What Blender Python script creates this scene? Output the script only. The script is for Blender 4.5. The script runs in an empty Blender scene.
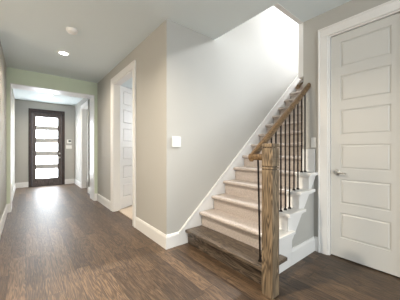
import bpy, bmesh, math, random
from mathutils import Vector, Matrix
random.seed(7)
C = bpy.context.scene.collection
sc = bpy.context.scene

# ------------------------------------------------------------------ camera
cd = bpy.data.cameras.new('camera')
cam = bpy.data.objects.new('camera', cd); C.objects.link(cam)
cam.location = (0, 0, 1.17)
cam.rotation_euler = (math.radians(90), 0, math.radians(-38.77))
cd.sensor_width = 36; cd.lens = 36 * 217 / 400; cd.clip_start = .02
sc.camera = cam

# ------------------------------------------------------------------ light
w = bpy.data.worlds.new('World'); sc.world = w; w.use_nodes = True
bg = w.node_tree.nodes['Background']
bg.inputs[0].default_value = (.75, .85, 1, 1); bg.inputs[1].default_value = .35
vs = sc.view_settings
vs.view_transform = 'Standard'; vs.look = 'None'; vs.gamma = 1; vs.exposure = 0.66
vs.use_curve_mapping = False

def area(name, loc, target, sx, sy, power, col=(1, 1, 1), spread=180):
    l = bpy.data.lights.new(name, 'AREA'); l.shape = 'RECTANGLE'; l.size = sx; l.size_y = sy
    l.energy = power; l.color = col; l.spread = math.radians(spread)
    o = bpy.data.objects.new(name, l); C.objects.link(o); o.location = loc
    o.rotation_euler = (Vector(target) - Vector(loc)).to_track_quat('-Z', 'Y').to_euler()
    return o
area('daylight_side_window', (-2.1, 2.3, 1.9), (1.4, 2.3, 1.2), .7, .8, 26, (1, .80, .56))
area('fill_living', (-2.1, -1.2, 1.5), (0, -.6, 1.3), 2.4, 1.8, 8, (1, .98, .95))  # added fill light beside the solid left wall, no window there
area('fill_rear', (0.4, -3.4, 1.5), (0.5, 0, 1.4), 3.6, 2.1, 95, (.90, .96, 1))  # added broad fill behind the camera; the rear wall has no opening
area('upstairs_window', (7.0, 1.78, 5.7), (1.6, 1.6, 0.8), .7, .8, 400, (.95, .97, 1))
sd = bpy.data.lights.new('sun', 'SUN'); sd.energy = 5.6; sd.angle = math.radians(12); sd.color = (.93, .97, 1)
sun = bpy.data.objects.new('sun', sd); C.objects.link(sun); sun.location = (12, 0, 10)
sun.rotation_euler = Vector((-1, .13, -.66)).to_track_quat('-Z', 'Y').to_euler()
area('bedroom_daylight', (4.2, 4.55, 1.9), (1.6, 4.3, 1.2), .8, 1.2, 34, (.97, .98, 1))
area('study_daylight', (3.3, 7.1, 1.6), (1.4, 7.0, 1.4), 1.4, 1.6, 24, (.97, .99, 1))

# ------------------------------------------------------------------ materials
def mat(name, col, rough=.6, metal=0, bump=0, bscale=200, var=0, vscale=3, emit=0, spec=.5):
    m = bpy.data.materials.new(name); m.use_nodes = True
    nt = m.node_tree; b = nt.nodes['Principled BSDF']
    b.inputs['Base Color'].default_value = (*col, 1); b.inputs['Roughness'].default_value = rough
    b.inputs['Metallic'].default_value = metal; b.inputs['Specular IOR Level'].default_value = spec
    tc = nt.nodes.new('ShaderNodeTexCoord')
    if var:
        n = nt.nodes.new('ShaderNodeTexNoise'); n.inputs['Scale'].default_value = vscale; n.inputs['Detail'].default_value = 4
        r = nt.nodes.new('ShaderNodeMapRange'); r.inputs['To Min'].default_value = 1 - var; r.inputs['To Max'].default_value = 1 + var
        x = nt.nodes.new('ShaderNodeVectorMath'); x.operation = 'SCALE'; x.inputs[0].default_value = col
        nt.links.new(tc.outputs['Object'], n.inputs['Vector']); nt.links.new(n.outputs['Fac'], r.inputs['Value'])
        nt.links.new(r.outputs['Result'], x.inputs['Scale']); nt.links.new(x.outputs['Vector'], b.inputs['Base Color'])
    if bump:
        n2 = nt.nodes.new('ShaderNodeTexNoise'); n2.inputs['Scale'].default_value = bscale; n2.inputs['Detail'].default_value = 3
        bp = nt.nodes.new('ShaderNodeBump'); bp.inputs['Strength'].default_value = bump; bp.inputs['Distance'].default_value = .004
        nt.links.new(tc.outputs['Object'], n2.inputs['Vector']); nt.links.new(n2.outputs['Fac'], bp.inputs['Height'])
        nt.links.new(bp.outputs['Normal'], b.inputs['Normal'])
    if emit:
        b.inputs['Emission Color'].default_value = (*col, 1); b.inputs['Emission Strength'].default_value = emit
    return m

def grain_wood(name, dark, mid, light, axis, rough=.45, scale=1.0, bump=.25, planks=None, spec=.5):
    """oak with long grain along axis; planks=(width, length) breaks it into boards along Y"""
    m = bpy.data.materials.new(name); m.use_nodes = True
    nt = m.node_tree; N = nt.nodes; L = nt.links; b = N['Principled BSDF']
    b.inputs['Specular IOR Level'].default_value = spec
    tc = N.new('ShaderNodeTexCoord'); vec = tc.outputs['Object']
    rnd = None
    if planks:
        pw, pl = planks
        sep = N.new('ShaderNodeSeparateXYZ'); L.new(vec, sep.inputs[0])
        def M(op, a, bb=None):
            n = N.new('ShaderNodeMath'); n.operation = op
            for k, v in enumerate((a, bb)):
                if v is None: continue
                if isinstance(v, (int, float)): n.inputs[k].default_value = v
                else: L.new(v, n.inputs[k])
            return n.outputs[0]
        xs = M('DIVIDE', sep.outputs['X'], pw); row = M('FLOOR', xs); fx = M('FRACT', xs)
        wn = N.new('ShaderNodeTexWhiteNoise'); wn.noise_dimensions = '1D'; L.new(row, wn.inputs['W'])
        ys = M('ADD', M('DIVIDE', sep.outputs['Y'], pl), M('MULTIPLY', wn.outputs['Value'], 7.3)); cell = M('FLOOR', ys); fy = M('FRACT', ys)
        cb = N.new('ShaderNodeCombineXYZ'); L.new(row, cb.inputs[0]); L.new(cell, cb.inputs[1])
        wn2 = N.new('ShaderNodeTexWhiteNoise'); wn2.noise_dimensions = '2D'; L.new(cb.outputs[0], wn2.inputs['Vector']); rnd = wn2.outputs['Value']
        off = N.new('ShaderNodeVectorMath'); off.operation = 'SCALE'; L.new(wn2.outputs['Color'], off.inputs[0]); off.inputs['Scale'].default_value = 9
        ad = N.new('ShaderNodeVectorMath'); ad.operation = 'ADD'; L.new(vec, ad.inputs[0]); L.new(off.outputs[0], ad.inputs[1]); vec = ad.outputs[0]
        ex = M('LESS_THAN', M('MINIMUM', fx, M('SUBTRACT', 1.0, fx)), .012)
        ey = M('LESS_THAN', M('MINIMUM', fy, M('SUBTRACT', 1.0, fy)), .0018)
        gap = M('MAXIMUM', ex, ey)
    mp = N.new('ShaderNodeMapping'); L.new(vec, mp.inputs['Vector'])
    s = [9 * scale] * 3; s['XYZ'.index(axis)] = (.5 if planks else .9) * scale; mp.inputs['Scale'].default_value = s
    n1 = N.new('ShaderNodeTexNoise'); n1.inputs['Scale'].default_value = 1.2; n1.inputs['Detail'].default_value = 2; n1.inputs['Distortion'].default_value = .6
    L.new(mp.outputs[0], n1.inputs['Vector'])
    sn = N.new('ShaderNodeMath'); sn.operation = 'MULTIPLY'; L.new(n1.outputs['Fac'], sn.inputs[0]); sn.inputs[1].default_value = 62
    si = N.new('ShaderNodeMath'); si.operation = 'SINE'; L.new(sn.outputs[0], si.inputs[0])
    m2 = N.new('ShaderNodeMapping'); L.new(vec, m2.inputs['Vector'])
    s2 = [160 * scale] * 3; s2['XYZ'.index(axis)] = 5 * scale; m2.inputs['Scale'].default_value = s2
    n2 = N.new('ShaderNodeTexNoise'); n2.inputs['Scale'].default_value = 1; n2.inputs['Detail'].default_value = 4; L.new(m2.outputs[0], n2.inputs['Vector'])
    mr = N.new('ShaderNodeMapRange'); L.new(si.outputs[0], mr.inputs['Value']); mr.inputs['From Min'].default_value = -1
    mx = N.new('ShaderNodeMix'); mx.inputs[0].default_value = .74 if planks else .55
    L.new(mr.outputs['Result'], mx.inputs[2]); L.new(n2.outputs['Fac'], mx.inputs[3]); fac = mx.outputs[0]
    if planks:
        f2 = N.new('ShaderNodeMath'); f2.operation = 'MULTIPLY_ADD'; L.new(rnd, f2.inputs[0]); f2.inputs[1].default_value = .20; f2.inputs[2].default_value = -.10
        f3 = N.new('ShaderNodeMath'); f3.operation = 'ADD'; L.new(fac, f3.inputs[0]); L.new(f2.outputs[0], f3.inputs[1]); fac = f3.outputs[0]
    cr = N.new('ShaderNodeValToRGB'); L.new(fac, cr.inputs[0])
    e = cr.color_ramp.elements; e[0].position = .2; e[0].color = (*dark, 1); e[1].position = .82; e[1].color = (*light, 1)
    k = e.new(.5); k.color = (*mid, 1)
    col = cr.outputs[0]
    if planks:
        g = N.new('ShaderNodeMix'); g.data_type = 'RGBA'; L.new(gap, g.inputs[0]); L.new(col, g.inputs[6]); g.inputs[7].default_value = (*[c * .45 for c in dark], 1); col = g.outputs[2]
    L.new(col, b.inputs['Base Color'])
    rr = N.new('ShaderNodeMapRange'); L.new(n2.outputs['Fac'], rr.inputs['Value']); rr.inputs['To Min'].default_value = rough - .08; rr.inputs['To Max'].default_value = rough + .1
    L.new(rr.outputs['Result'], b.inputs['Roughness'])
    bp = N.new('ShaderNodeBump'); bp.inputs['Strength'].default_value = bump; bp.inputs['Distance'].default_value = .002
    L.new(fac, bp.inputs['Height']); L.new(bp.outputs[0], b.inputs['Normal'])
    if planks:                                            # hand-scraped waviness along each board
        m3 = N.new('ShaderNodeMapping'); L.new(vec, m3.inputs['Vector']); m3.inputs['Scale'].default_value = (26, 9, 1)
        n3 = N.new('ShaderNodeTexNoise'); n3.inputs['Scale'].default_value = 1; n3.inputs['Detail'].default_value = 3; L.new(m3.outputs[0], n3.inputs['Vector'])
        b3 = N.new('ShaderNodeBump'); b3.inputs['Strength'].default_value = .38; b3.inputs['Distance'].default_value = .006
        L.new(n3.outputs['Fac'], b3.inputs['Height']); L.new(b3.outputs[0], bp.inputs['Normal'])
    return m

WALL = mat('greige_wall_paint', (.45, .44, .41), .7, bump=.12, bscale=160)
STAIRWALL = WALL
SAGE = mat('sage_wall_paint', (.60, .66, .51), .7, bump=.12, bscale=160)
CEIL = mat('ceiling_paint', (.73, .80, .815), .8, bump=.12, bscale=140)
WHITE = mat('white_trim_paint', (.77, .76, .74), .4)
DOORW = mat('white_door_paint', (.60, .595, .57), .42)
FLOOR = grain_wood('dark_oak_floor', (.015, .008, .004), (.068, .039, .020), (.20, .125, .07), 'Y', .46, 2.3, planks=(.127, 1.1), bump=.35, spec=.7)
NEWEL = grain_wood('stained_oak_post', (.04, .028, .017), (.175, .125, .077), (.32, .235, .145), 'Z', .5, 1.6)
RAIL = grain_wood('stained_oak_rail', (.05, .028, .012), (.14, .082, .036), (.22, .14, .068), 'X', .4, 1.6)
STEP = grain_wood('stained_oak_step', (.024, .018, .014), (.085, .064, .047), (.18, .135, .095), 'Y', .32, 1.6)
DOORB = grain_wood('walnut_entry_door', (.014, .008, .007), (.036, .019, .016), (.06, .033, .026), 'Z', .4, 1.2)
CARPET = mat('taupe_stair_carpet', (.50, .44, .40), .95, bump=1, bscale=300, var=.4, vscale=70, spec=.1)
BEIGE = mat('beige_room_carpet', (.56, .47, .38), .95, bump=.6, bscale=300, var=.1, vscale=60, spec=.1)
IRON = mat('black_iron', (.018, .014, .012), .45, .6)
NICKEL = mat('satin_nickel', (.62, .60, .57), .28, 1)
PLASTIC = mat('white_plastic', (.82, .81, .78), .4)
DARK = mat('dark_display', (.03, .035, .04), .3)
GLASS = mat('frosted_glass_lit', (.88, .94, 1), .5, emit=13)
LAMP = mat('lamp_lens', (1, .95, .86), .5, emit=9)
GREY = mat('grey_slot', (.25, .25, .25), .6)

# ------------------------------------------------------------------ mesh helpers
def bm_box(bm, a, b, bev=0, segs=2):
    t = bmesh.new()
    bmesh.ops.create_cube(t, size=1)
    a = Vector(a); b = Vector(b); c = (a + b) / 2; d = b - a
    for v in t.verts: v.co = Vector((c.x + v.co.x * d.x, c.y + v.co.y * d.y, c.z + v.co.z * d.z))
    if bev: bmesh.ops.bevel(t, geom=t.edges[:], offset=bev, segments=segs, profile=.5, affect='EDGES')
    merge(bm, t)
def merge(bm, t):
    me = bpy.data.meshes.new('tmp'); t.to_mesh(me); t.free(); bm.from_mesh(me); bpy.data.meshes.remove(me)
def bm_prism(bm, pts, axis, a, b, bev=0):
    """extrude a 2-D outline along axis from a to b; pts are the two remaining axes in order"""
    t = bmesh.new(); ring = []
    for q in (a, b):
        vs_ = []
        for p in pts:
            co = list(p); co.insert('XYZ'.index(axis), q); vs_.append(t.verts.new(co))
        ring.append(vs_)
    n = len(pts)
    t.faces.new(ring[0]); t.faces.new(ring[1][::-1])
    for i in range(n): t.faces.new((ring[0][i], ring[0][(i + 1) % n], ring[1][(i + 1) % n], ring[1][i]))
    bmesh.ops.recalc_face_normals(t, faces=t.faces[:])
    if bev: bmesh.ops.bevel(t, geom=t.edges[:], offset=bev, segments=2, profile=.5, affect='EDGES')
    merge(bm, t)
def bm_cyl(bm, p0, p1, r0, r1=None, seg=20):
    t = bmesh.new(); p0 = Vector(p0); p1 = Vector(p1); d = p1 - p0
    bmesh.ops.create_cone(t, cap_ends=True, segments=seg, radius1=r0, radius2=r0 if r1 is None else r1, depth=d.length)
    mt = Matrix.Translation((p0 + p1) / 2) @ d.to_track_quat('Z', 'Y').to_matrix().to_4x4()
    bmesh.ops.transform(t, matrix=mt, verts=t.verts[:]); merge(bm, t)
def bm_lathe(bm, origin, prof, axis='Z', seg=28):
    """prof = [(radius, along)] closed with caps; axis as unit vector name or Vector"""
    t = bmesh.new(); rings = []
    for r, h in prof:
        rings.append([t.verts.new((r * math.cos(2 * math.pi * i / seg), r * math.sin(2 * math.pi * i / seg), h)) for i in range(seg)])
    for k in range(len(rings) - 1):
        for i in range(seg): t.faces.new((rings[k][i], rings[k][(i + 1) % seg], rings[k + 1][(i + 1) % seg], rings[k + 1][i]))
    t.faces.new(rings[0][::-1]); t.faces.new(rings[-1])
    bmesh.ops.recalc_face_normals(t, faces=t.faces[:])
    v = Vector(axis) if not isinstance(axis, str) else Vector((0, 0, 1))
    bmesh.ops.transform(t, matrix=Matrix.Translation(Vector(origin)) @ v.to_track_quat('Z', 'Y').to_matrix().to_4x4(), verts=t.verts[:])
    merge(bm, t)
def bm_tube(bm, path, r, seg=12):
    t = bmesh.new(); path = [Vector(p) for p in path]; rings = []
    for i, p in enumerate(path):
        d = (path[min(i + 1, len(path) - 1)] - path[max(i - 1, 0)]).normalized(); q = d.to_track_quat('Z', 'Y')
        rr = r[i] if isinstance(r, (list, tuple)) else r
        rings.append([t.verts.new(p + q @ Vector((rr * math.cos(2 * math.pi * k / seg), rr * math.sin(2 * math.pi * k / seg), 0))) for k in range(seg)])
    for a, b in zip(rings, rings[1:]):
        for k in range(seg): t.faces.new((a[k], a[(k + 1) % seg], b[(k + 1) % seg], b[k]))
    t.faces.new(rings[0][::-1]); t.faces.new(rings[-1]); bmesh.ops.recalc_face_normals(t, faces=t.faces[:]); merge(bm, t)
def obj(name, bm, m, parent=None, smooth=False, origin=None):
    me = bpy.data.meshes.new(name)
    if origin: bmesh.ops.translate(bm, verts=bm.verts[:], vec=-Vector(origin))
    bm.to_mesh(me); bm.free()
    me.materials.append(m)
    if smooth:
        for p in me.polygons: p.use_smooth = True
        try: me.set_sharp_from_angle(angle=math.radians(40))
        except Exception: pass
    o = bpy.data.objects.new(name, me); C.objects.link(o)
    if origin: o.location = origin
    if parent:
        o.parent = parent
        o.matrix_parent_inverse = Matrix.Translation(-Vector(parent.location))
    return o
def struct(name, bm, m, parent=None):
    o = obj(name, bm, m, parent)
    if not parent: o['kind'] = 'structure'
    return o
def boxes(*bb, bev=0):
    bm = bmesh.new()
    for a, b in bb: bm_box(bm, a, b, bev)
    return bm
def thing(name, label, cat, loc=(0, 0, 0), group=None):
    o = bpy.data.objects.new(name, None); C.objects.link(o); o.location = loc; o.empty_display_size = .1
    return tag(o, label, cat, group)
def tag(o, label, cat, group=None):
    o['label'] = label; o['category'] = cat
    if group: o['group'] = group
    return o

# ------------------------------------------------------------------ dimensions
H = 2.72            # ceiling
HX = 1.30           # hall wall (right side of the hall)
SY = 2.25           # stair wall
DX = 2.63           # closet door wall
TY = 1.13           # outer face of the stair stringer
OX, OY = 2.07, 1.27 # stairwell opening corner
AY = 5.42           # arch wall
FY = 8.70           # front wall
FL, FR = -.255, 1.345
AD = .38            # depth of the arch

# ------------------------------------------------------------------ structure
struct('floor', boxes(((-2.2, -3.5, -.1), (DX + .6, FY + .3, 0))), FLOOR)
struct('floor_carpet', boxes(((1.385, 2.37, 0), (4.5, 5.3, .012))), BEIGE)
struct('ceiling', boxes(((-2.2, -3.5, H), (OX, FY + .2, H + .12)), ((OX, -3.5, H), (DX + 2, OY, H + .12)), ((OX, SY + .12, H), (4.6, FY + .2, H + .12))), CEIL)
struct('wall_stair', boxes(((HX, SY, 0), (7.1, SY + .12, H)), ((OX - .12, SY, H), (7.6, SY + .12, 6.3))), WALL)
D1A, D1B, D1H = 3.26, 4.24, 2.43     # doorway in the hall wall
struct('wall_hall', boxes(((HX, SY + .12, 0), (HX + .12, D1A, H)), ((HX, D1B, 0), (HX + .12, AY, H)), ((HX, D1A, D1H), (HX + .12, D1B, H))), WALL)
AL, AR, AH = -.23, 1.235, 2.43
struct('wall_arch', boxes(((-.42, AY, 0), (AL, AY + AD, H)), ((AR, AY, 0), (HX + .165, AY + AD, H)), ((AL, AY, AH), (AR, AY + AD, H))), SAGE)
struct('wall_left', boxes(((-.42, 3.7, 0), (-.28, AY, H)), ((-2.2, AY, 0), (-.42, AY + .14, H))), WALL)
struct('wall_foyer_left', boxes(((FL - .12, AY + AD, 0), (FL, FY, H))), WALL)
FA, FB, FH = 6.60, 7.42, 2.43
struct('wall_foyer_right', boxes(((FR, AY + AD, 0), (FR + .12, FA, H)), ((FR, FB, 0), (FR + .12, FY, H)), ((FR, FA, FH), (FR + .12, FB, H))), WALL)
PA, PB, PH = .068, 1.042, 2.485
struct('wall_front', boxes(((FL - .12, FY, 0), (PA, FY + .15, H)), ((PB, FY, 0), (3.6, FY + .15, H)), ((PA, FY, PH), (PB, FY + .15, H))), WALL)
CA, CB, CH = .345, .992, 2.44
struct('wall_right', boxes(((DX, CB, 0), (DX + .12, OY, H)), ((DX, -3.5, 0), (DX + .12, CA, H)), ((DX, CA, CH), (DX + .12, CB, H))), WALL)
struct('wall_closet_back', boxes(((DX + .6, -.4, 0), (DX + .7, 1.15, H)), ((DX + .12, 1.15, 0), (7.5, OY, 3.14)), ((DX + .12, -.5, 0), (DX + .7, -.4, H))), WALL)
struct('wall_upstairs', boxes(((OX - .12, OY - .12, H + .12), (DX + .12, OY, 6.3)), ((OX - .12, OY, H + .12), (OX, SY, 6.3)), ((7.5, .3, 2.9), (7.6, SY, 3.5)), ((7.5, .3, 6.1), (7.6, SY, 6.3)), ((7.5, .3, 3.5), (7.6, .45, 6.1)), ((7.5, 2.2, 3.5), (7.6, SY, 6.1)), ((DX + .12, .3, H + .12), (7.5, .4, 6.3))), WALL)
struct('ceiling_upstairs', boxes(((OX - .12, .3, 6.3), (7.6, SY + .12, 6.4))), CEIL)
struct('floor_loft', boxes(((DX + .12, .4, H + .12), (7.5, 1.15, 3.14))), CARPET)
struct('wall_living_left', boxes(((-2.3, -3.5, 0), (-2.2, AY + .14, H))), WALL)
struct('wall_living_rear', boxes(((-2.3, -3.6, 0), (DX + .12, -3.5, H))), WALL)
struct('wall_room', boxes(((4.5, 2.37, 0), (4.6, 5.4, H)), ((HX + .12, 5.3, 0), (4.6, 5.4, H))), mat('pale_room_paint', (.70, .71, .72), .7))
struct('wall_study', boxes(((3.5, 5.56, 0), (3.6, FY, H)), ((FR + .12, 5.46, 0), (3.6, 5.56, H))), mat('warm_study_paint', (.66, .58, .47), .7))

# stair geometry
NX = [1.545, 1.768, 1.985, 2.208, 2.425, 2.625, 2.832, 3.034, 3.233, 3.435, 3.632]
NZ = [.181, .362, .545, .730, .915, 1.09, 1.265, 1.44, 1.61, 1.78, 1.95]
while len(NX) < 17: NX.append(NX[-1] + .2); NZ.append(NZ[-1] + .17)
OV = .044                                # nosing overhang
FX = [x + OV for x in NX]               # riser faces
CY = 1.27                               # carpet edge
struct('floor_upstairs', boxes(((NX[-1] + .2, OY, NZ[-1] - .02), (7.0, SY, NZ[-1] + .17))), CARPET)

# drywall under the open side of the stairs
bm = bmesh.new()
pts = [(FX[0] + .02, 0)]
pts.append((FX[0] + .02, NZ[0] - .035))
for i in range(1, 5):
    pts += [(FX[i] + .012, NZ[i - 1] - .035), (FX[i] + .012, NZ[i] - .035)]
pts += [(DX, NZ[4] - .035), (DX, 0)]
bm_prism(bm, pts, 'Y', TY + .015, CY)
struct('wall_understair', bm, WALL)

# trim: baseboards
BH, BT = .165, .016
def baseboard(name, runs):
    bm = bmesh.new()
    for (x0, y0, x1, y1, nx, ny) in runs:      # along a line on the wall, facing (nx,ny)
        prof = [(0, 0), (BT, 0), (BT, BH - .03), (BT * .75, BH - .014), (BT * .5, BH), (0, BH)]
        if nx: bm_prism(bm, [(x0 + nx * t, z) for t, z in prof], 'Y', y0, y1)
        else: bm_prism(bm, [(y0 + ny * t, z) for t, z in prof], 'X', x0, x1)
    struct(name, bm, WHITE)
CW = .1   # casing width
baseboard('baseboard_hall', [(HX, SY - BT + .0005, HX, D1A - CW, -1, 0), (HX, D1B + CW, HX, AY - .0, -1, 0), (AR, AY, HX - BT, AY, 0, -1)])
baseboard('baseboard_stair', [(HX, SY, 1.47, SY, 0, -1)])
baseboard('baseboard_left', [(-.28, 3.7, -.28, AY, 1, 0), (-.42, 3.7, -.28 + BT, 3.7, 0, -1), (-.28 + BT, AY, AL, AY, 0, -1)])
baseboard('baseboard_foyer', [(FL, AY + AD + .02, FL, FY, 1, 0), (FL + BT, FY, PA, FY, 0, -1), (PB, FY, FR - BT, FY, 0, -1), (FR, FB + CW, FR, FY, -1, 0), (FR, AY + AD + .02, FR, FA - CW, -1, 0)])
baseboard('baseboard_right', [(DX, CB + CW, DX, TY - .0, -1, 0), (DX, -3.5, DX, CA - CW, -1, 0), (2.10, TY + .015, DX - BT, TY + .015, 0, -1)])
baseboard('baseboard_study', [(3.5, 5.6, 3.5, FY, -1, 0)])
baseboard('baseboard_room', [(4.5, 2.4, 4.5, 5.3, -1, 0), (HX + .13, 5.3, 4.48, 5.3, 0, -1)])

# casings round openings in walls that run along Y (facing -X)
def casing(name, x, a, b, h, depth, m=WHITE, side=-1):
    bm = bmesh.new(); T = .018 * side
    lo = lambda u, v: (min(u, v), max(u, v))
    def bx(y0, y1, z0, z1, t):
        x0, x1 = lo(x, x + t); bm_box(bm, (x0, y0, z0), (x1, y1, z1), .003)
    bx(a - CW, a, 0, h, T); bx(b, b + CW, 0, h, T); bx(a - CW, b + CW, h, h + CW, T)
    t2 = T * 1.45
    bx(a - CW, a - CW + .018, 0, h + CW - .018, t2); bx(b + CW - .018, b + CW, 0, h + CW - .018, t2); bx(a - CW, b + CW, h + CW - .018, h + CW, t2)
    x0, x1 = lo(x, x - side * depth)                      # jamb lining
    bm_box(bm, (x0, a, 0), (x1, a + .015, h)); bm_box(bm, (x0, b - .015, 0), (x1, b, h)); bm_box(bm, (x0, a + .015, h - .015), (x1, b - .015, h))
    struct(name, bm, m)
casing('trim_1', HX, D1A, D1B, D1H, .12)
casing('trim_2', DX, CA, CB, CH, .12)
casing('trim_3', FR, FA, FB, FH, .12)
# white sleeve over the arch's drywall returns; their lit brightness painted in
struct('lit_arch_returns', boxes(((AL, AY - .004, 0), (AL + .014, AY + AD + .005, AH)), ((AR - .014, AY - .004, 0), (AR, AY + AD + .005, AH)), ((AL + .014, AY - .004, AH - .014), (AR - .014, AY + AD + .005, AH))), WHITE)
# lining of the stairwell opening: head and end jamb
struct('trim_5', boxes(((OX, OY, H - .004), (DX - .002, OY + .05, H + .3)), ((DX - .002, OY, 2.06), (DX + .13, OY + .06, H + .3))), WHITE)
# sloping skirt board on the stair wall
bm = bmesh.new()
sk = lambda x: .165 + (x - 1.47) * .872
bm_prism(bm, [(1.47, 0), (1.47, .165), (4.9, sk(4.9)), (4.9, sk(4.9) - .6), (2.0, 0)], 'Y', SY - .018, SY)
bm_prism(bm, [(1.47, .165), (4.9, sk(4.9)), (4.9, sk(4.9) - .018), (1.47, .147)], 'Y', SY - .026, SY - .012)
struct('trim_6', bm, WHITE)

# ------------------------------------------------------------------ six-panel door slab (in a local frame: u across 0..W, v depth (0 = face), z up)
def door_bm(W, Hh, panels, inset, T=.04, g=.009):
    bm = bmesh.new()
    bm_box(bm, (0, g, 0), (W, T - g, Hh))
    for y0, y1 in ((0, g), (T - g, T)):
        bm_box(bm, (0, y0, 0), (inset, y1, Hh)); bm_box(bm, (W - inset, y0, 0), (W, y1, Hh))
        zz = [0] + [q for p in panels for q in p] + [Hh]
        for k in range(0, len(zz), 2): bm_box(bm, (inset, y0, zz[k]), (W - inset, y1, zz[k + 1]))
    for z0, z1 in panels:
        m1, m2 = .010, .024
        for s in (0, 1):
            ya, yb = (g, .0025) if s == 0 else (T - g, T - .0025)
            t = bmesh.new()
            o_ = [t.verts.new(p) for p in ((inset + m1, ya, z0 + m1), (W - inset - m1, ya, z0 + m1), (W - inset - m1, ya, z1 - m1), (inset + m1, ya, z1 - m1))]
            i_ = [t.verts.new(p) for p in ((inset + m2, yb, z0 + m2), (W - inset - m2, yb, z0 + m2), (W - inset - m2, yb, z1 - m2), (inset + m2, yb, z1 - m2))]
            t.faces.new(i_)
            for k in range(4): t.faces.new((o_[k], o_[(k + 1) % 4], i_[(k + 1) % 4], i_[k]))
            bmesh.ops.recalc_face_normals(t, faces=t.faces[:])
            if sum(f.normal.y for f in t.faces) * (1 if s else -1) < 0: bmesh.ops.reverse_faces(t, faces=t.faces[:])
            merge(bm, t)
    return bm
PAN = [(.225, .495), (.595, .857), (.968, 1.230), (1.332, 1.600), (1.694, 1.970), (2.062, 2.333)]
# closet door: faces -X
def place(o, loc, rz):
    o.location = loc; o.rotation_euler = (0, 0, rz)
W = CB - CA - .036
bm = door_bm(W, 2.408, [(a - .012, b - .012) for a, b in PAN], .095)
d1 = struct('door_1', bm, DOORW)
place(d1, (DX + .022, CB - .018, .012), math.radians(-90))     # u runs toward -Y, face toward -X
def lever(parent, u, z, direction=1):
    """rose, neck and lever on the face of a door (door local frame)"""
    bm = bmesh.new()
    bm_lathe(bm, (u, 0, z), [(.0, 0), (.033, 0), (.033, .004), (.027, .010), (.014, .013), (.011, .03), (.011, .05), (0, .05)], axis=(0, -1, 0))
    pts_ = [(u, -.046, z), (u + .03 * direction, -.050, z + .002), (u + .07 * direction, -.050, z - .001), (u + .105 * direction, -.046, z - .006)]
    bm_tube(bm, pts_, [.009, .0085, .008, .0065])
    o = obj('door_handle', bm, NICKEL, None, True); o.parent = parent
    o['label'] = 'satin nickel lever handle on a round rose'
    return o
lever(d1, .06, .915)
o = obj('strike_plate', boxes(((-.018, -.002, .875), (-.004, .012, .955))), NICKEL); o.parent = d1
# room door: open, hinged on the far jamb
bm = door_bm(.90, 2.405, [(a - .012, b - .012) for a, b in PAN], .11, g=.015)
d2 = struct('door_2', bm, WHITE)
place(d2, (HX + .11, D1B + .0, .02), math.radians(31))
for z in (.25, 1.2, 2.15):
    bm = bmesh.new(); bm_cyl(bm, (-.006, -.004, z - .045), (-.006, -.004, z + .045), .007); bm_box(bm, (-.004, .002, z - .045), (0, .03, z + .045))
    o = obj('hinge', bm, NICKEL); o.parent = d2
lever(d2, .84, .93, -1)

# front door
d3 = struct('door_3', boxes(((PA, FY - .02, 0), (PA + .085, FY + .14, PH)), ((PB - .085, FY - .02, 0), (PB, FY + .14, PH)), ((PA + .085, FY - .02, PH - .1), (PB - .085, FY + .14, PH)), bev=.004), DOORB)
sx0, sx1 = PA + .09, PB - .09
lx0, lx1 = .258, .842
LZ = [(.25, .552), (.712, .975), (1.138, 1.398), (1.56, 1.818), (1.957, 2.238)]
STILE = grain_wood('glare_toned_walnut_stile', (.055, .04, .036), (.105, .08, .074), (.15, .12, .11), 'Z', .4, 1.2)  # walnut stiles coloured lighter to imitate glare from the panes
GRAIL = mat('glare_grey_door_rail', (.48, .46, .45), .4)  # rails between the panes: pane glare painted into the grey
zs = PH - .105
slab = obj('door_leaf', boxes(((sx0, FY + .03, .01), (lx0, FY + .075, zs)), ((lx1, FY + .03, .01), (sx1, FY + .075, zs)), ((lx0, FY + .03, .01), (lx1, FY + .075, LZ[0][0])), ((lx0, FY + .03, LZ[-1][1]), (lx1, FY + .075, zs))), STILE, d3)
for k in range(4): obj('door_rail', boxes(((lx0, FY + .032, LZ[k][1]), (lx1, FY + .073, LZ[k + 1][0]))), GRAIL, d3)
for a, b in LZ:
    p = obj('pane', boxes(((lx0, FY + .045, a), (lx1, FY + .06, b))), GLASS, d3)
bm = bmesh.new()
bm_lathe(bm, (.895, FY + .03, .915), [(0, 0), (.03, 0), (.03, .006), (.012, .012), (.012, .05), (0, .05)], axis=(0, -1, 0))
bm_tube(bm, [(.895, FY - .016, .915), (.86, FY - .018, .915), (.80, FY - .014, .91)], [.010, .009, .007])
obj('door_handle', bm, NICKEL, d3, True)
bm = bmesh.new(); bm_lathe(bm, (.895, FY + .03, 1.052), [(0, 0), (.032, 0), (.032, .008), (.024, .016), (.01, .018), (.01, .034), (0, .034)], axis=(0, -1, 0))
obj('deadbolt', bm, NICKEL, d3, True)
obj('threshold', boxes(((PA + .085, FY - .03, 0), (PB - .085, FY + .14, .01))), IRON, d3)

# ------------------------------------------------------------------ staircase
st = thing('staircase', 'straight staircase with taupe carpeted treads, white outer side and one dark oak starting step', 'staircase', (NX[0], (TY + SY) / 2, 0))
Y1 = SY - .03
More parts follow.
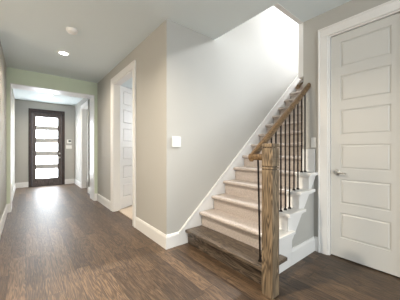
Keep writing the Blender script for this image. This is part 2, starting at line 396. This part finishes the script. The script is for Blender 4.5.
# starting step
bm = bmesh.new(); bm_box(bm, (NX[0], TY - .075, NZ[0] - .034), (FX[1] + .075, CY, NZ[0]), .008, 3); bm_box(bm, (NX[0], CY - .02, NZ[0] - .034), (FX[1], Y1, NZ[0]), .008, 3)
o = obj('tread', bm, STEP, st); o['label'] = 'bare dark oak starting tread'
o = obj('riser', boxes(((FX[0], TY - .02, 0), (FX[0] + .02, Y1, NZ[0] - .034))), STEP, st); o['label'] = 'dark oak riser of the starting step'
for i in range(1, 17):
    y0 = CY if i < 5 else (CY + .0 if i < 6 else OY + .002)
    nx, nz = NX[i], NZ[i]
    back = FX[i + 1] + .01 if i < 16 else nx + .22
    r = .022
    prof = [(back, nz), (nx + r, nz)] + [(nx + r - r * math.sin(a), nz - r + r * math.cos(a)) for a in [math.pi * k / 8 for k in range(1, 8)]] + [(nx + r, nz - 2 * r), (back, nz - 2 * r)]
    bm = bmesh.new(); bm_prism(bm, prof, 'Y', y0, Y1)
    obj('tread', bm, CARPET, st, True)
    z0 = NZ[i - 1]
    obj('riser', boxes(((FX[i], y0, z0), (FX[i] + .02, Y1, nz - 2 * r))), CARPET, st)
for i in range(1, 5):                                   # white tread ends and risers outside the carpet
    nx, nz = NX[i], NZ[i]
    x1 = min(FX[i + 1] + .075, DX - .002)
    bm = bmesh.new(); bm_box(bm, (nx, TY - .04, nz - .032), (x1, CY, nz), .005)
    bm_box(bm, (nx + .018, TY - .018, nz - .05), (x1 - .02, CY, nz - .03), .004)
    o = obj('tread_cap', bm, WHITE, st)
    obj('riser_cap', boxes(((FX[i] + .0005, TY + .015, NZ[i - 1]), (FX[i] + .014, CY, nz - .032))), WHITE, st)
obj('end_block', boxes(((DX - .022, TY, NZ[4]), (DX - .001, OY + .002, 1.182)), bev=.003), WHITE, st)
# stringer plate
bm = bmesh.new()
pts = [(FX[0] + .03, 0), (FX[0] + .03, NZ[0] - .034)]
for i in range(1, 5): pts += [(FX[i], NZ[i - 1] - (.034 if i == 1 else .032)), (FX[i], NZ[i] - .032)]
pts += [(DX - .002, NZ[4] - .032), (DX - .002, .845), (2.103, .248), (2.103, 0)]
bm_prism(bm, pts, 'Y', TY, TY + .015)
obj('stringer', bm, WHITE, st)

# ------------------------------------------------------------------ railing
BY = 1.205
rl = thing('stair_railing', 'oak handrail on black iron balusters with square oak newel post beside the stairs', 'railing', (1.55, 1.015, 0))
nx0, nx1, ny0, ny1, nt = 1.503, 1.598, .967, 1.067, 1.222
bm = bmesh.new()
def post(z0, z1, ins=0.0, bev=.004): bm_box(bm, (nx0 + ins, ny0 + ins, z0), (nx1 - ins, ny1 - ins, z1), bev)
post(0, 1.010, 0, .002); post(1.005, 1.025, .011, 0); post(1.019, 1.033, 0, .002); post(1.028, 1.047, .011, 0); post(1.041, 1.186, 0, .002); post(1.181, 1.201, .011, 0); post(1.195, nt, 0, .002)
nw = obj('newel_post', bm, NEWEL, rl, origin=(1.55, 1.017, 0)); nw['label'] = 'square oak newel post with grooves near its top'
nw.matrix_parent_inverse = Matrix.Translation(-Vector(rl.location))
hz = lambda x: 1.125 + (x - 1.575) * (1.915 - 1.125) / (2.60 - 1.575)
prof = [(a * .86, b * .9) for a, b in [(-.027, -.018), (-.020, -.030), (.020, -.030), (.027, -.018), (.030, .004), (.024, .022), (.010, .031), (-.010, .031), (-.024, .022), (-.030, .004)]]
t = bmesh.new(); rings = []
for x, z in ((1.545, hz(1.545)), (DX - .003, hz(DX - .003))):
    rings.append([t.verts.new((x, BY + a, z + b * 1.25)) for a, b in prof])
for i in range(len(prof)): t.faces.new((rings[0][i], rings[0][(i + 1) % len(prof)], rings[1][(i + 1) % len(prof)], rings[1][i]))
t.faces.new(rings[0]); t.faces.new(rings[1][::-1]); bmesh.ops.recalc_face_normals(t, faces=t.faces[:])
bm = bmesh.new(); merge(bm, t)
bm_prism(bm, [(1.568 + a, hz(1.555) + b) for a, b in prof], 'Y', ny1 - .002, BY + .03)
obj('handrail', bm, RAIL, rl, True)
bals = [1.622, 1.716, 1.785, 1.855, 1.932, 2.022, 2.108, 2.192, 2.284, 2.370, 2.456, 2.536]
def foot(x):
    z = NZ[0]
    for a, b in zip(NX, NZ):
        if x > a: z = b
    return z
for x in bals:
    z0 = foot(x); z1 = hz(x) - .03; by = BY if x > 1.65 else 1.168
    bm = bmesh.new(); bm_cyl(bm, (x, by, z0), (x, by if x > 1.65 else BY - .015, z1), .0082, seg=12)
    b = obj('baluster', bm, IRON, rl, True, origin=(x, by, z0)); b.matrix_parent_inverse = Matrix.Translation(-Vector(rl.location))
    bm = bmesh.new(); bm_lathe(bm, (0, 0, 0), [(0, 0), (.017, 0), (.017, .007), (.011, .02), (0, .02)], seg=14)
    s = obj('baluster_shoe', bm, IRON, None, True); s.parent = b

# wall-mounted handrail inside the stairwell
wr = thing('wall_handrail', 'dark oak handrail on the stairwell wall, its lower end just showing past the wall edge', 'handrail', (2.70, 1.34, 1.97))
wz = lambda x: 1.99 + (x - 2.69) * .86
t = bmesh.new(); rings = []
for x in (2.655, 4.7):
    rings.append([t.verts.new((x, 1.348 + a, wz(x) + b)) for a, b in prof])
for i in range(len(prof)): t.faces.new((rings[0][i], rings[0][(i + 1) % len(prof)], rings[1][(i + 1) % len(prof)], rings[1][i]))
t.faces.new(rings[0]); t.faces.new(rings[1][::-1]); bmesh.ops.recalc_face_normals(t, faces=t.faces[:])
bm = bmesh.new(); merge(bm, t); obj('rail', bm, RAIL, wr, True)
for x in (2.95, 3.8, 4.6):
    bm = bmesh.new(); bm_tube(bm, [(x, OY + .001, wz(x) - .09), (x, 1.33, wz(x) - .085), (x, 1.348, wz(x) - .035)], .007); bm_cyl(bm, (x, OY, wz(x) - .09), (x, OY + .006, wz(x) - .09), .025)
    obj('bracket', bm, NICKEL, wr, True)

# ------------------------------------------------------------------ fittings
def plate_x(name, y0, y1, z0, z1, label):       # on the closet wall, facing -X
    t = thing(name, label, 'light switch', (DX, (y0 + y1) / 2, (z0 + z1) / 2))
    obj('cover_plate', boxes(((DX - .007, y0, z0), (DX, y1, z1)), bev=.0025), PLASTIC, t)
    yc, zc = (y0 + y1) / 2, (z0 + z1) / 2
    bm = bmesh.new(); bm_prism(bm, [(DX - .007, zc - .033), (DX - .013, zc + .033), (DX - .004, zc + .033), (DX - .004, zc - .033)], 'Y', yc - .016, yc + .016)
    obj('rocker', bm, PLASTIC, t)
plate_x('light_switch', 1.120, 1.178, 1.198, 1.316, 'single white rocker switch on the narrow wall between handrail and closet door')
t = thing('light_switch', 'double white switch plate on the white stair wall near the corner', 'light switch', (1.435, SY, 1.27))
obj('cover_plate', boxes(((1.375, SY - .007, 1.207), (1.497, SY, 1.333)), bev=.0025), PLASTIC, t)
for xc in (1.412, 1.460):
    bm = bmesh.new(); bm_prism(bm, [(SY - .007, 1.237), (SY - .013, 1.303), (SY - .004, 1.303), (SY - .004, 1.237)], 'X', xc - .017, xc + .017)
    obj('rocker', bm, PLASTIC, t)
t = thing('alarm_keypad', 'small white wall keypad with a dark display beside the front door', 'keypad', (1.17, FY, 1.46))
obj('case', boxes(((1.105, FY - .028, 1.40), (1.235, FY, 1.53)), bev=.006), PLASTIC, t)
obj('display', boxes(((1.15, FY - .031, 1.45), (1.225, FY - .027, 1.505))), DARK, t)
t = thing('light_switch', 'white switch plate below the keypad right of the front door', 'light switch', (1.17, FY, 1.27))
obj('cover_plate', boxes(((1.08, FY - .008, 1.215), (1.255, FY, 1.335)), bev=.003), PLASTIC, t)
for k in range(3): obj('rocker', boxes(((1.103 + k * .048, FY - .013, 1.243), (1.136 + k * .048, FY - .007, 1.307)), bev=.002), PLASTIC, t)

def downlight(x, y, power, label):
    t = thing('ceiling_downlight', label, 'ceiling light', (x, y, H), 'recessed ceiling lights')
    bm = bmesh.new(); bm_lathe(bm, (x, y, H), [(.060, 0), (.085, 0), (.088, .006), (.075, .010), (.062, .008), (.060, 0)][:5], axis=(0, 0, -1), seg=32)
    obj('trim_ring', bm, PLASTIC, t, True)
    bm = bmesh.new(); bm_lathe(bm, (x, y, H - .0075), [(0, 0), (.058, 0), (.055, .004), (0, .006)], axis=(0, 0, -1), seg=32)
    obj('lens', bm, LAMP, t, True)
    l = bpy.data.lights.new('downlight_beam', 'AREA'); l.shape = 'DISK'; l.size = .11; l.energy = power; l.color = (1, .88, .72); l.spread = math.radians(150)
    o = bpy.data.objects.new('downlight_beam', l); C.objects.link(o); o.location = (0, 0, -.02); o.parent = t
downlight(.471, 4.06, 14, 'lit round recessed light in the hall ceiling beyond the smoke detector')
downlight(.20, 1.35, 42, 'recessed round light in the ceiling above the foot of the stairs')
downlight(.532, 7.39, 14, 'lit round recessed light in the entry ceiling near the front door')
t = thing('smoke_detector', 'round white smoke detector on the hall ceiling', 'smoke detector', (.466, 3.22, H))
bm = bmesh.new(); bm_lathe(bm, (.466, 3.22, H), [(0, 0), (.068, 0), (.068, .012), (0, .012)], axis=(0, 0, -1), seg=36); obj('base_ring', bm, PLASTIC, t, True)
bm = bmesh.new(); bm_lathe(bm, (.466, 3.22, H - .012), [(0, 0), (.06, 0), (.058, .018), (.048, .027), (.022, .030), (.018, .026), (0, .026)], axis=(0, 0, -1), seg=36); obj('cover', bm, PLASTIC, t, True)
t = thing('ceiling_vent', 'small white ceiling air vent in the entry near the right wall', 'vent', (1.1, 7.14, H))
obj('vent_frame', boxes(((.97, 7.05, H - .008), (1.23, 7.065, H)), ((.97, 7.215, H - .008), (1.23, 7.23, H)), ((.97, 7.065, H - .008), (.985, 7.215, H)), ((1.215, 7.065, H - .008), (1.23, 7.215, H))), PLASTIC, t)
obj('louvre', boxes(*[((.985, 7.075 + k * .024, H - .006), (1.215, 7.087 + k * .024, H - .001)) for k in range(6)]), GREY, t)
